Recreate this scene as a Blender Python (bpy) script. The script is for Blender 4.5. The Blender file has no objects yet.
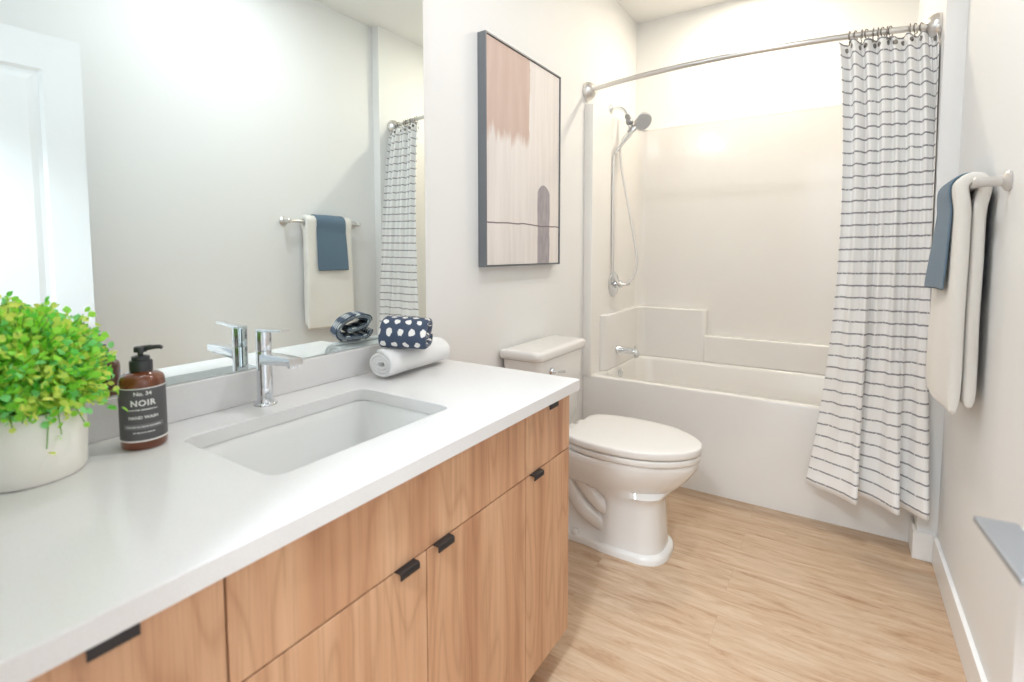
import bpy, bmesh, math, random
from math import sin, cos, pi, radians
from mathutils import Vector, Matrix, noise
random.seed(7)
S = bpy.context.scene
COL = S.collection

# ------------------------------------------------------------------ camera, world, exposure
cam_d = bpy.data.cameras.new('camera')
cam = bpy.data.objects.new('camera', cam_d); COL.objects.link(cam)
cam.location = (1.2079, 0.3109, 1.2162)
cam.rotation_euler = (radians(90 - 3.9042), 0, radians(32.7554))
cam_d.sensor_width = 36.0
cam_d.lens = 507.43 / 1024 * 36
cam_d.shift_y = -(341 - 286.77) / 1024
cam_d.clip_start = 0.02
cam_d.dof.use_dof = True; cam_d.dof.focus_distance = 2.0; cam_d.dof.aperture_fstop = 3.2
S.camera = cam
W = bpy.data.worlds.new('world'); S.world = W
W.use_nodes = True
W.node_tree.nodes['Background'].inputs[0].default_value = (0.9, 0.95, 1.0, 1)
W.node_tree.nodes['Background'].inputs[1].default_value = 0.6
S.view_settings.view_transform = 'Standard'
S.view_settings.look = 'None'
S.view_settings.gamma = 1.0
S.view_settings.use_curve_mapping = False
S.view_settings.exposure = 0.39
# lamp strengths; the room and hall lamps are added fill
VANITY_E, SHOWER_W, ROOM_FILL_W, HALL_FILL_W = 15.0, 8.5, 7.0, 68.0

# ------------------------------------------------------------------ room dimensions (metres)
WX = 1.571          # right wall
AX = 1.509          # right end of the tub alcove
YN = 0.37           # near wall, bathroom side
YS = 2.822          # front of the wall stub beside the tub
YT = 2.938          # tub apron
YB = 3.75           # back wall
ZC = 2.758          # ceiling
HC = 0.8504         # countertop height

# ------------------------------------------------------------------ helpers
def lin(r, g, b):
    f = lambda c: (c / 12.92 if c <= 0.04045 else ((c + 0.055) / 1.055) ** 2.4)
    return (f(r / 255), f(g / 255), f(b / 255), 1)

class NT:
    def __init__(s, name):
        s.m = bpy.data.materials.new(name); s.m.use_nodes = True
        s.t = s.m.node_tree; s.b = s.t.nodes['Principled BSDF']
    def n(s, typ, **kw):
        o = s.t.nodes.new(typ)
        for k, v in kw.items():
            if k in o.inputs and not hasattr(o, k): o.inputs[k].default_value = v
            else: setattr(o, k, v)
        return o
    def l(s, a, b): s.t.links.new(a, b)
    def set(s, **kw):
        for k, v in kw.items(): s.b.inputs[k.replace('_', ' ')].default_value = v
    def ramp(s, src, stops):
        r = s.n('ShaderNodeValToRGB')
        while len(r.color_ramp.elements) < len(stops): r.color_ramp.elements.new(0.5)
        for e, (p, c) in zip(r.color_ramp.elements, stops): e.position = p; e.color = c
        s.l(src, r.inputs[0]); return r.outputs[0]
    def mix(s, fac, a, b, mode='MIX'):
        m = s.n('ShaderNodeMix'); m.data_type = 'RGBA'; m.blend_type = mode
        for i, v in ((0, fac), (6, a), (7, b)):
            if hasattr(v, 'is_output'): s.l(v, m.inputs[i])
            else: m.inputs[i].default_value = v
        return m.outputs[2]
    def math(s, op, a, b=None, c=None):
        m = s.n('ShaderNodeMath'); m.operation = op
        for i, v in enumerate((a, b, c)):
            if v is None: continue
            if hasattr(v, 'is_output'): s.l(v, m.inputs[i])
            else: m.inputs[i].default_value = v
        return m.outputs[0]
    def coord(s, kind='Object'): return s.n('ShaderNodeTexCoord').outputs[kind]
    def map(s, v, scale=(1, 1, 1), loc=(0, 0, 0), rot=(0, 0, 0)):
        m = s.n('ShaderNodeMapping'); s.l(v, m.inputs[0])
        m.inputs['Scale'].default_value = scale; m.inputs['Location'].default_value = loc
        m.inputs['Rotation'].default_value = rot
        return m.outputs[0]
    def noise(s, v, scale, detail=2, rough=0.5, dist=0):
        m = s.n('ShaderNodeTexNoise'); s.l(v, m.inputs['Vector'])
        m.inputs['Scale'].default_value = scale; m.inputs['Detail'].default_value = detail
        m.inputs['Roughness'].default_value = rough; m.inputs['Distortion'].default_value = dist
        return m.outputs[0]
    def bump(s, h, strength, dist=0.002):
        m = s.n('ShaderNodeBump'); s.l(h, m.inputs['Height'])
        m.inputs['Strength'].default_value = strength; m.inputs['Distance'].default_value = dist
        s.l(m.outputs[0], s.b.inputs['Normal'])
    def xyz(s, v):
        m = s.n('ShaderNodeSeparateXYZ'); s.l(v, m.inputs[0]); return m.outputs

def plain(name, rgb, rough=0.5, metal=0.0, coat=0.0, spec=0.5, bump=None, emis=None):
    t = NT(name); t.set(Base_Color=lin(*rgb), Roughness=rough, Metallic=metal, Coat_Weight=coat)
    t.b.inputs['Specular IOR Level'].default_value = spec
    c = t.coord()
    v = t.noise(c, 9 if not bump else bump[0], 3)
    if bump: t.bump(v, bump[1], bump[2])
    else:                                        # faint unevenness of the colour
        k = lin(*rgb); k2 = tuple(min(1, q * 0.975) for q in k[:3]) + (1,)
        t.l(t.mix(v, k, k2), t.b.inputs['Base Color'])
    if emis:
        t.set(Emission_Color=lin(*emis[0]), Emission_Strength=emis[1])
    return t.m

def obj(name, bm, mat, parent=None, smooth=40, bevel=None, subsurf=0, solid=None, loc=None):
    bmesh.ops.recalc_face_normals(bm, faces=bm.faces)
    if smooth:
        ca = radians(smooth)
        for f in bm.faces: f.smooth = True
        for e in bm.edges:
            if len(e.link_faces) == 2 and e.calc_face_angle(0) > ca: e.smooth = False
    me = bpy.data.meshes.new(name); bm.to_mesh(me); bm.free()
    o = bpy.data.objects.new(name, me); COL.objects.link(o)
    for m in (mat if isinstance(mat, (list, tuple)) else [mat]): me.materials.append(m)
    if parent: o.parent = parent
    if loc: o.location = loc
    if solid:
        md = o.modifiers.new('solid', 'SOLIDIFY'); md.thickness = solid; md.offset = 0
    if bevel:
        md = o.modifiers.new('bevel', 'BEVEL'); md.width = bevel; md.segments = 3
        md.limit_method = 'ANGLE'; md.angle_limit = radians(35); md.harden_normals = False
    if subsurf:
        md = o.modifiers.new('sub', 'SUBSURF'); md.levels = subsurf; md.render_levels = subsurf
    return o

def tag(o, label, cat, group=None):
    o['label'] = label; o['category'] = cat
    if group: o['group'] = group
    return o

def thing(name, label, cat, loc, rz=0, group=None):
    o = bpy.data.objects.new(name, None); COL.objects.link(o)
    o.empty_display_size = 0.05
    o.location = loc; o.rotation_euler = (0, 0, rz)
    return tag(o, label, cat, group)

def struct(name, bm, mat, parent=None, **kw):
    o = obj(name, bm, mat, parent, **kw)
    if not parent: o['kind'] = 'structure'
    return o

def B(): return bmesh.new()

def box(bm, x0, x1, y0, y1, z0, z1):
    v = [bm.verts.new((x, y, z)) for x in (x0, x1) for y in (y0, y1) for z in (z0, z1)]
    for q in ((0, 1, 3, 2), (4, 6, 7, 5), (0, 4, 5, 1), (2, 3, 7, 6), (0, 2, 6, 4), (1, 5, 7, 3)):
        bm.faces.new([v[i] for i in q])
    return v

def loft(bm, rings, cap0=True, cap1=True, closed=True):
    R = [[bm.verts.new(p) for p in r] for r in rings]
    n = len(R[0])
    for a, b in zip(R, R[1:]):
        for i in range(n if closed else n - 1):
            bm.faces.new((a[i], a[(i + 1) % n], b[(i + 1) % n], b[i]))
    if cap0: bm.faces.new(R[0])
    if cap1: bm.faces.new(R[-1])
    return R

def prism(bm, poly, z0, z1):
    loft(bm, [[(x, y, z0) for x, y in poly], [(x, y, z1) for x, y in poly]])

def rrect(x0, x1, y0, y1, r, n=6):
    """rounded rectangle outline; r one radius or four (x1y1, x0y1, x0y0, x1y0)"""
    rr = r if isinstance(r, (list, tuple)) else [r] * 4
    out = []
    for (cx, cy, sx, sy, a0), q in zip(((x1, y1, -1, -1, 0), (x0, y1, 1, -1, 90), (x0, y0, 1, 1, 180), (x1, y0, -1, 1, 270)), rr):
        for i in range(n + 1):
            a = radians(a0 + 90 * i / n)
            out.append((cx + sx * q + q * cos(a), cy + sy * q + q * sin(a)))
    return out

def smooth_path(pts, n=8, closed=False):
    P = [Vector(p) for p in pts]; out = []
    m = len(P)
    for i in range(m if closed else m - 1):
        p1, p2 = P[i], P[(i + 1) % m]
        p0 = P[i - 1] if (i > 0 or closed) else p1 * 2 - p2
        p3 = P[(i + 2) % m] if (i + 2 < m or closed) else p2 * 2 - p1
        for k in range(n):
            t = k / n
            out.append(0.5 * ((2 * p1) + (p2 - p0) * t + (2 * p0 - 5 * p1 + 4 * p2 - p3) * t * t + (3 * p1 - p0 - 3 * p2 + p3) * t ** 3))
    if not closed: out.append(P[-1])
    return out

def tube(bm, pts, r, n=12, closed=False):
    P = [Vector(p) for p in pts]; rings = []
    up = None
    for i, p in enumerate(P):
        a = P[i - 1] if (i > 0 or closed) else p
        b = P[(i + 1) % len(P)] if (i < len(P) - 1 or closed) else p
        t = (b - a).normalized()
        if up is None:
            up = t.orthogonal().normalized()
        up = (up - t * up.dot(t)).normalized()
        s = t.cross(up)
        rad = r[i] if isinstance(r, (list, tuple)) else r
        rings.append([p + (up * cos(2 * pi * k / n) + s * sin(2 * pi * k / n)) * rad for k in range(n)])
    if closed:
        R = [[bm.verts.new(p) for p in q] for q in rings]
        for a, b in zip(R, R[1:] + R[:1]):
            for i in range(n): bm.faces.new((a[i], a[(i + 1) % n], b[(i + 1) % n], b[i]))
    else: loft(bm, rings)

def lathe(bm, prof, origin=(0, 0, 0), axis=(0, 0, 1), n=32, cap0=True, cap1=True):
    """prof: list of (radius, height) along axis"""
    A = Vector(axis).normalized(); U = A.orthogonal().normalized(); V = A.cross(U); O = Vector(origin)
    loft(bm, [[O + A * h + (U * cos(2 * pi * k / n) + V * sin(2 * pi * k / n)) * max(r, 1e-4) for k in range(n)] for r, h in prof], cap0, cap1)

def ribbon(bm, path, thick, ax, place, wob=None, end=0.35, uv=False):
    """thick cloth: 2D centre line path [(s,z)], swept along positions ax; place(s,z,a)->Vector"""
    P = [Vector((p[0], p[1])) for p in path]; n = len(P)
    N = []
    L = [0]
    for i in range(n):
        a, b = P[max(i - 1, 0)], P[min(i + 1, n - 1)]
        t = (b - a).normalized(); N.append(Vector((-t.y, t.x)))
        if i: L.append(L[-1] + (P[i] - P[i - 1]).length)
    lay = bm.loops.layers.uv.new('UVMap') if uv else None
    rows = []; uvs = {}
    for j, a in enumerate(ax):
        fe = end if j in (0, len(ax) - 1) else 1
        o_, i_ = [], []
        for i in range(n):
            f = fe * (end if i in (0, n - 1) else 1)
            h = thick * 0.5 * f
            for sgn, lst in ((1, o_), (-1, i_)):
                q = P[i] + N[i] * h * sgn
                w = Vector(place(q.x, q.y, a))
                if wob: w = w + wob(w)
                v = bm.verts.new(w); uvs[v] = (L[i] + (0.37 if sgn < 0 else 0), a); lst.append(v)
        rows.append((o_, i_))
    fs = []
    for (o0, i0), (o1, i1) in zip(rows, rows[1:]):
        for i in range(n - 1):
            fs.append(bm.faces.new((o0[i], o0[i + 1], o1[i + 1], o1[i])))
            fs.append(bm.faces.new((i0[i + 1], i0[i], i1[i], i1[i + 1])))
        fs.append(bm.faces.new((o0[0], o1[0], i1[0], i0[0])))
        fs.append(bm.faces.new((o0[-1], i0[-1], i1[-1], o1[-1])))
    for o_, i_ in (rows[0], rows[-1]):
        for i in range(n - 1): fs.append(bm.faces.new((o_[i], i_[i], i_[i + 1], o_[i + 1])))
    if lay:
        for f in fs:
            for lp in f.loops: lp[lay].uv = uvs[lp.vert]

# ------------------------------------------------------------------ materials
M = {}
def paint(name, rgb, rough=0.6):
    t = NT(name); t.set(Base_Color=lin(*rgb), Roughness=rough)
    t.b.inputs['Specular IOR Level'].default_value = 0.3
    t.bump(t.noise(t.coord(), 260, 2), 0.05, 0.001); M[name] = t.m
paint('wall_paint', (241, 241, 240))
paint('ceiling_paint', (243, 242, 240), 0.75)
paint('trim_paint', (244, 243, 241), 0.35)
paint('door_paint', (242, 243, 244), 0.35)
M['porcelain'] = plain('porcelain', (238, 235, 231), 0.12, coat=0.4)
M['sink_porcelain'] = plain('sink_porcelain', (243, 243, 241), 0.1, coat=0.5)
M['acrylic'] = plain('acrylic', (243, 240, 236), 0.16, coat=0.25)
M['seat_plastic'] = plain('seat_plastic', (236, 232, 227), 0.22)
M['chrome'] = plain('chrome', (225, 228, 232), 0.06, 1.0)
M['nickel'] = plain('nickel', (220, 218, 216), 0.3, 1.0)
M['steel_dark'] = plain('steel_dark', (150, 152, 156), 0.42, 1.0)
M['satin_handle'] = plain('satin_handle', (168, 170, 174), 0.45, 0.85)
M['spray_grey'] = plain('spray_grey', (196, 198, 200), 0.4, 0.1)
M['hook_metal'] = plain('hook_metal', (150, 146, 142), 0.25, 1.0)
M['black_metal'] = plain('black_metal', (62, 58, 58), 0.38, 0.7)
M['frame_grey'] = plain('frame_grey', (124, 128, 133), 0.4, 0.35)
M['pump_black'] = plain('pump_black', (52, 53, 55), 0.4)
M['label_black'] = plain('label_black', (88, 86, 87), 0.5)
M['label_white'] = plain('label_white', (232, 230, 226), 0.5)
M['label_grey'] = plain('label_grey', (120, 119, 120), 0.5)
M['soil'] = plain('soil', (70, 55, 42), 0.9, bump=(90, 0.8, 0.01))
M['stem'] = plain('stem', (130, 176, 84), 0.6)
M['lamp_glass'] = plain('lamp_glass', (250, 250, 250), 0.3, emis=((240, 248, 255), VANITY_E))
M['pot_lens_warm'] = plain('pot_lens_warm', (250, 245, 235), 0.4, emis=((255, 226, 180), 12))
M['fill_lens_cool'] = plain('fill_lens_cool', (250, 250, 250), 0.4, emis=((255, 248, 240), 10))  # glowing lens of the two added fill lights

t = NT('mirror_silver'); t.set(Base_Color=(0.87, 0.94, 0.94, 1), Metallic=1.0, Roughness=0.003); M['mirror'] = t.m
t = NT('mirror_edge'); t.set(Base_Color=lin(120, 140, 130), Roughness=0.15); M['mirror_edge'] = t.m

# amber bottle
t = NT('amber'); t.set(Base_Color=lin(140, 76, 46), Roughness=0.12, Coat_Weight=0.5)
t.b.inputs['Transmission Weight'].default_value = 0.45; t.b.inputs['IOR'].default_value = 1.45; M['amber'] = t.m

# quartz
t = NT('quartz'); c = t.coord()
k = t.ramp(t.noise(c, 420, 2, 0.6), [(0.35, lin(229, 227, 226)), (0.62, lin(234, 232, 231)), (0.75, lin(221, 219, 217))])
t.l(k, t.b.inputs['Base Color']); t.set(Roughness=0.14); M['quartz'] = t.m

# cabinet wood, vertical grain
t = NT('cabinet_wood'); c = t.coord('Object')
oi = t.n('ShaderNodeObjectInfo').outputs['Random']
cmb = t.n('ShaderNodeCombineXYZ')
for i, k in enumerate((3.1, 17.0, 5.0)): t.l(t.math('MULTIPLY', oi, k), cmb.inputs[i])
add = t.n('ShaderNodeVectorMath'); add.operation = 'ADD'; t.l(c, add.inputs[0]); t.l(cmb.outputs[0], add.inputs[1]); v = add.outputs[0]
big = t.noise(t.map(v, (1, 1, 0.16)), 5.0, 2, 0.5, 0.25)
rings = t.math('FRACT', t.math('MULTIPLY', big, 15.0))
tri = t.math('ABSOLUTE', t.math('SUBTRACT', rings, 0.5))
fine = t.noise(t.map(v, (1, 1, 0.02)), 190, 3, 0.65)
strip = t.noise(t.map(v, (1, 1, 0.03)), 13, 2, 0.5)
base = t.ramp(strip, [(0.28, lin(188, 138, 104)), (0.45, lin(211, 164, 128)), (0.6, lin(219, 176, 140)), (0.75, lin(197, 148, 112))])
g1 = t.ramp(tri, [(0.0, (0.80, 0.74, 0.70, 1)), (0.16, (0.95, 0.93, 0.92, 1)), (0.5, (1, 1, 1, 1))])
g2 = t.ramp(fine, [(0.3, (0.80, 0.75, 0.70, 1)), (0.52, (1, 1, 1, 1)), (0.75, (1.0, 0.97, 0.93, 1))])
col = t.mix(0.75, t.mix(0.8, base, g1, 'MULTIPLY'), g2, 'MULTIPLY')
t.l(col, t.b.inputs['Base Color']); t.set(Roughness=0.42); t.bump(fine, 0.08, 0.0006); M['wood'] = t.m

# plank floor, boards along x
t = NT('plank_floor'); c = t.coord()
br = t.n('ShaderNodeTexBrick'); t.l(t.map(c, (1, 1, 1), (0.31, 0.05, 0)), br.inputs['Vector'])
br.offset = 0.37; br.inputs['Scale'].default_value = 1; br.inputs['Brick Width'].default_value = 1.22; br.inputs['Row Height'].default_value = 0.15
br.inputs['Mortar Size'].default_value = 0.0009; br.inputs['Mortar Smooth'].default_value = 0.3; br.inputs['Bias'].default_value = 0
br.inputs['Color1'].default_value = (0, 0, 0, 1); br.inputs['Color2'].default_value = (1, 1, 1, 1); br.inputs['Mortar'].default_value = (0.5, 0.5, 0.5, 1)
off = t.n('ShaderNodeVectorMath'); off.operation = 'MULTIPLY_ADD'
t.l(br.outputs['Color'], off.inputs[0]); off.inputs[1].default_value = (7.3, 3.7, 0); t.l(c, off.inputs[2]); v = off.outputs[0]
streak = t.noise(t.map(v, (0.8, 5.5, 1)), 5.0, 6, 0.66, 0.7)
fine = t.noise(t.map(v, (0.16, 2.6, 1)), 60, 5, 0.75)
blot = t.noise(t.map(v, (1.4, 5.0, 1)), 9.0, 4, 0.7, 0.3)
base = t.ramp(streak, [(0.28, lin(168, 130, 98)), (0.42, lin(196, 164, 134)), (0.55, lin(206, 178, 150)), (0.72, lin(216, 192, 166))])
g = t.ramp(fine, [(0.3, (0.78, 0.72, 0.66, 1)), (0.5, (1, 1, 1, 1)), (0.8, (1, 1, 1, 1))])
b2 = t.ramp(blot, [(0.27, (0.66, 0.57, 0.48, 1)), (0.4, (1, 1, 1, 1))])
col = t.mix(0.6, base, g, 'MULTIPLY'); col = t.mix(0.55, col, b2, 'MULTIPLY')
tone = t.ramp(br.outputs['Color'], [(0, (0.93, 0.92, 0.90, 1)), (1, (1.0, 1.0, 1.0, 1))]); col = t.mix(0.8, col, tone, 'MULTIPLY')
col = t.mix(t.math('MULTIPLY', br.outputs['Fac'], 0.25), col, lin(150, 112, 78))
t.l(col, t.b.inputs['Base Color']); t.set(Roughness=0.42); t.bump(fine, 0.06, 0.001); M['floor'] = t.m

def cloth_mat(name, rgb, sc=420, st=0.6, d=0.003, rgb2=None):
    t = NT(name); c = t.coord(); n_ = t.noise(c, sc, 3, 0.6)
    k = lin(*rgb); k2 = lin(*rgb2) if rgb2 else tuple(q * 0.93 for q in k[:3]) + (1,)
    t.l(t.mix(n_, k, k2), t.b.inputs['Base Color']); t.set(Roughness=0.95)
    t.b.inputs['Sheen Weight'].default_value = 0.25; t.b.inputs['Specular IOR Level'].default_value = 0.1
    t.bump(n_, st, d); M[name] = t.m
cloth_mat('white_terry', (247, 244, 238))
cloth_mat('white_terry_roll', (248, 247, 246))
cloth_mat('blue_terry', (88, 112, 132), 500, 0.6, 0.003, (112, 134, 152))

# shower curtain: thin broken grey stripes on white, uv in metres
t = NT('curtain_fabric'); uvn = t.n('ShaderNodeUVMap'); uvn.uv_map = 'UVMap'; uvv = uvn.outputs[0]
X, Y, Z = t.xyz(uvv)
wig = t.noise(t.map(uvv, (3, 1.5, 1)), 6, 2)
vv = t.math('ADD', Y, t.math('MULTIPLY', wig, 0.006))
fr = t.math('FRACT', t.math('DIVIDE', vv, 0.0500))
line = t.math('LESS_THAN', t.math('ABSOLUTE', t.math('SUBTRACT', fr, 0.5)), 0.066)
rowid = t.math('FLOOR', t.math('DIVIDE', vv, 0.0500))
dash = t.n('ShaderNodeCombineXYZ'); t.l(t.math('MULTIPLY', X, 55), dash.inputs[0]); t.l(t.math('MULTIPLY', rowid, 3.7), dash.inputs[1])
dn = t.noise(dash.outputs[0], 1.0, 2)
line = t.math('MULTIPLY', line, t.ramp(dn, [(0.3, (0.25, 0.25, 0.25, 1)), (0.46, (1, 1, 1, 1))]))
t.l(t.mix(line, lin(250, 249, 247), lin(150, 148, 152)), t.b.inputs['Base Color'])
t.set(Roughness=0.85); t.b.inputs['Specular IOR Level'].default_value = 0.15
t.bump(t.noise(uvv, 700, 2), 0.25, 0.0008); M['curtain'] = t.m

# navy washcloth with white blobs, uv in metres
t = NT('dotted_cloth'); uvn = t.n('ShaderNodeUVMap'); uvn.uv_map = 'UVMap'; uvv = uvn.outputs[0]
dis = t.n('ShaderNodeVectorMath'); dis.operation = 'MULTIPLY_ADD'
nz = t.n('ShaderNodeTexNoise'); t.l(uvv, nz.inputs['Vector']); nz.inputs['Scale'].default_value = 90
t.l(nz.outputs['Color'], dis.inputs[0]); dis.inputs[1].default_value = (0.011, 0.011, 0); t.l(uvv, dis.inputs[2])
X, Y, Z = t.xyz(dis.outputs[0])
row = t.math('FLOOR', t.math('DIVIDE', X, 0.026))
yy = t.math('ADD', Y, t.math('MULTIPLY', t.math('MODULO', row, 2.0), 0.0165))
fx = t.math('SUBTRACT', t.math('FRACT', t.math('DIVIDE', X, 0.026)), 0.5)
fy = t.math('SUBTRACT', t.math('FRACT', t.math('DIVIDE', yy, 0.033)), 0.5)
dd = t.math('ADD', t.math('MULTIPLY', fx, fx), t.math('MULTIPLY', t.math('MULTIPLY', fy, fy), 1.3))
dot = t.math('LESS_THAN', dd, 0.085)
t.l(t.mix(dot, lin(70, 82, 104), lin(243, 240, 236)), t.b.inputs['Base Color']); t.set(Roughness=0.95)
t.bump(t.noise(t.coord(), 500, 2), 0.5, 0.002); M['dotted'] = t.m

# leaves
for nm, rgb in (('leaf_lime', (232, 254, 128)), ('leaf_green', (170, 246, 96)), ('leaf_blue_green', (152, 240, 160)), ('leaf_deep', (112, 214, 90))):
    t = NT(nm); t.set(Base_Color=lin(*rgb), Roughness=0.5)
    t.b.inputs['Subsurface Weight'].default_value = 0.0
    kk = lin(*rgb); t.l(t.mix(t.noise(t.coord(), 40, 2), kk, tuple(q * 0.85 for q in kk[:3]) + (1,)), t.b.inputs['Base Color'])
    tr = t.n('ShaderNodeBsdfTranslucent'); tr.inputs[0].default_value = lin(min(255, rgb[0] + 25), min(255, rgb[1] + 25), rgb[2])
    mx = t.n('ShaderNodeMixShader'); mx.inputs[0].default_value = 0.5
    t.l(t.b.outputs[0], mx.inputs[1]); t.l(tr.outputs[0], mx.inputs[2])
    t.l(mx.outputs[0], t.t.nodes['Material Output'].inputs[0]); M[nm] = t.m

# planter: ceramic with faint raised diagonal lines
t = NT('planter_ceramic'); t.set(Base_Color=lin(249, 245, 237), Roughness=0.4)
uvn = t.n('ShaderNodeUVMap'); uvn.uv_map = 'UVMap'; X, Y, Z = t.xyz(uvn.outputs[0])
def diag(s):
    q = t.math('FRACT', t.math('ADD', t.math('MULTIPLY', X, 9.0), t.math('MULTIPLY', Y, s)))
    return t.math('LESS_THAN', t.math('ABSOLUTE', t.math('SUBTRACT', q, 0.5)), 0.035)
t.bump(t.math('MAXIMUM', diag(1.6), diag(-1.6)), 0.35, 0.002); M['planter'] = t.m

# abstract canvas: object coordinates, y across and z up from the lower left corner
t = NT('abstract_canvas'); c = t.coord(); X, Y, Z = t.xyz(c)
st = t.noise(t.map(c, (1, 1, 0.06)), 38, 3, 0.6)
bg = t.ramp(st, [(0.3, lin(228, 221, 217)), (0.6, lin(238, 232, 228))])
rag = t.noise(t.map(c, (1, 1, 0.12)), 26, 4, 0.65)
bot = t.math('ADD', 0.530, t.math('MULTIPLY', t.math('SUBTRACT', rag, 0.5), 0.22))
inz = t.ramp(t.math('MULTIPLY_ADD', t.math('SUBTRACT', Z, bot), 12.0, 0.5), [(0.2, (0, 0, 0, 1)), (0.8, (1, 1, 1, 1))])
edge = t.math('ADD', 0.318, t.math('MULTIPLY', t.noise(c, 14, 2), 0.03))
iny = t.math('LESS_THAN', Y, edge)
pk = t.ramp(t.noise(t.map(c, (1, 1, 0.15)), 24, 3), [(0.3, lin(204, 178, 166)), (0.7, lin(212, 189, 178))])
col = t.mix(t.math('MULTIPLY', t.math('MULTIPLY', inz, iny), 0.95), bg, pk)
dy = t.math('ABSOLUTE', t.math('SUBTRACT', Y, t.math('ADD', 0.452, t.math('MULTIPLY', t.noise(c, 9, 2), 0.02))))
halfw = t.math('MULTIPLY', t.math('SQRT', t.math('MAXIMUM', t.math('SUBTRACT', 0.362, Z), 0.0)), 0.30)
ing = t.math('LESS_THAN', dy, t.math('MINIMUM', halfw, 0.056))
gr = t.ramp(t.noise(t.map(c, (1, 1, 0.3)), 50, 3), [(0.3, lin(150, 143, 150)), (0.7, lin(172, 166, 170))])
col = t.mix(t.math('MULTIPLY', ing, 0.92), col, gr)
lz = t.math('ADD', 0.158, t.math('MULTIPLY', t.noise(t.map(c, (1, 1, 0)), 5, 2), 0.03))
ln = t.math('LESS_THAN', t.math('ABSOLUTE', t.math('SUBTRACT', Z, lz)), 0.0028)
col = t.mix(ln, col, lin(128, 116, 120))
t.l(col, t.b.inputs['Base Color']); t.set(Roughness=0.7); M['canvas'] = t.m

# ------------------------------------------------------------------ room shell
bm = B(); box(bm, -0.12, WX + 0.12, 0.25, YB + 0.12, -0.1, 0); struct('floor', bm, M['floor'], smooth=0)
bm = B(); box(bm, -0.12, WX + 0.12, 0.25, YB + 0.12, ZC, ZC + 0.1); struct('ceiling', bm, M['ceiling_paint'], smooth=0)
bm = B(); box(bm, -0.12, 0, 0.25, YB + 0.12, 0, ZC); struct('wall_left', bm, M['wall_paint'], smooth=0)
bm = B(); box(bm, 0, AX, YB, YB + 0.12, 0, ZC); struct('wall_back', bm, M['wall_paint'], smooth=0)
bm = B(); prism(bm, [(WX, 0.25), (WX + 0.12, 0.25), (WX + 0.12, YB + 0.12), (AX, YB + 0.12), (AX, YS), (WX, YS)], 0, ZC)
struct('wall_right', bm, M['wall_paint'], smooth=0)
bm = B()
DX0, DX1, DZ = 0.69, 1.482, 2.068
box(bm, 0, DX0, 0.25, YN, 0, ZC); box(bm, DX1, WX, 0.25, YN, 0, ZC); box(bm, DX0, DX1, 0.25, YN, DZ, ZC)
struct('wall_near', bm, M['wall_paint'], smooth=0)

def baseboard(name, poly, h=0.1135):
    bm = B(); prism(bm, poly, 0, h); struct(name, bm, M['trim_paint'], smooth=0, bevel=0.003)
TB = 0.014
baseboard('baseboard_right', [(WX - TB, YN), (WX, YN), (WX, YS - TB), (WX - TB, YS - TB)])
baseboard('baseboard_far', [(AX - TB, YS - TB), (WX, YS - TB), (WX, YS), (AX, YS), (AX, YT - 0.001), (AX - TB, YT - 0.001)])
baseboard('baseboard_left', [(0, 1.64), (TB, 1.64), (TB, YT - 0.002), (0, YT - 0.002)])

# hallway behind the camera
HM = M['wall_paint']
bm = B(); box(bm, -0.6, 2.3, -1.3, 0.25, -0.1, 0); struct('floor_hall', bm, M['floor'], smooth=0)
bm = B(); box(bm, -0.6, 2.3, -1.3, 0.25, 2.6, 2.7); struct('ceiling_hall', bm, M['ceiling_paint'], smooth=0)
bm = B(); box(bm, -0.6, 2.3, -1.42, -1.3, 0, 2.6); struct('wall_hall', bm, HM, smooth=0)

# door swung open against the right wall
hinge = (1.472, 0.385, 0)
dang = radians(5.0)
dr = bpy.data.objects.new('door_1', None); COL.objects.link(dr); dr.location = hinge; dr.rotation_euler = (0, 0, dang); dr['kind'] = 'structure'
DW, DT, DH = 0.757, 0.035, 2.055
# local: leaf runs along +y from hinge, room face towards -x
bm = B()
outer = [(0, 0.008), (DW, 0.008), (DW, DH), (0, DH)]
pan = [(0.115, 1.115, DW - 0.115, DH - 0.13), (0.115, 0.21, DW - 0.115, 0.94)]
def quad(x, y0, y1, z0, z1): return [bm.verts.new(p) for p in ((x, y0, z0), (x, y1, z0), (x, y1, z1), (x, y0, z1))]
ys = [0, 0.115, DW - 0.115, DW]; zs = [0.008, 0.21, 0.78, 0.93, DH - 0.13, DH]
for xf in (-0.0, DT):
    g = [[bm.verts.new((xf, y, z)) for z in zs] for y in ys]
    sg = 1 if xf == 0 else -1
    for i in range(3):
        for j in range(5):
            if i == 1 and j in (1, 3):
                y0, y1, z0, z1 = ys[1], ys[2], zs[j], zs[j + 1]
                prev = [g[1][j], g[2][j], g[2][j + 1], g[1][j + 1]]
                for d, ins in ((0.0, 0.004), (0.009, 0.016), (0.009, 0.03), (0.004, 0.05)):
                    cur = quad(xf + sg * d, y0 + ins, y1 - ins, z0 + ins, z1 - ins)
                    for k in range(4): bm.faces.new((prev[k], prev[(k + 1) % 4], cur[(k + 1) % 4], cur[k]))
                    prev = cur
                bm.faces.new(prev)
            else: bm.faces.new((g[i][j], g[i + 1][j], g[i + 1][j + 1], g[i][j + 1]))
    if xf == 0: g0 = g
    else:
        for i in range(3):
            bm.faces.new((g0[i][0], g0[i + 1][0], g[i + 1][0], g[i][0])); bm.faces.new((g0[i][5], g0[i + 1][5], g[i + 1][5], g[i][5]))
        for j in range(5):
            bm.faces.new((g0[0][j], g0[0][j + 1], g[0][j + 1], g[0][j])); bm.faces.new((g0[3][j], g0[3][j + 1], g[3][j + 1], g[3][j]))
obj('door_leaf', bm, M['door_paint'], dr, smooth=0)
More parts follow.
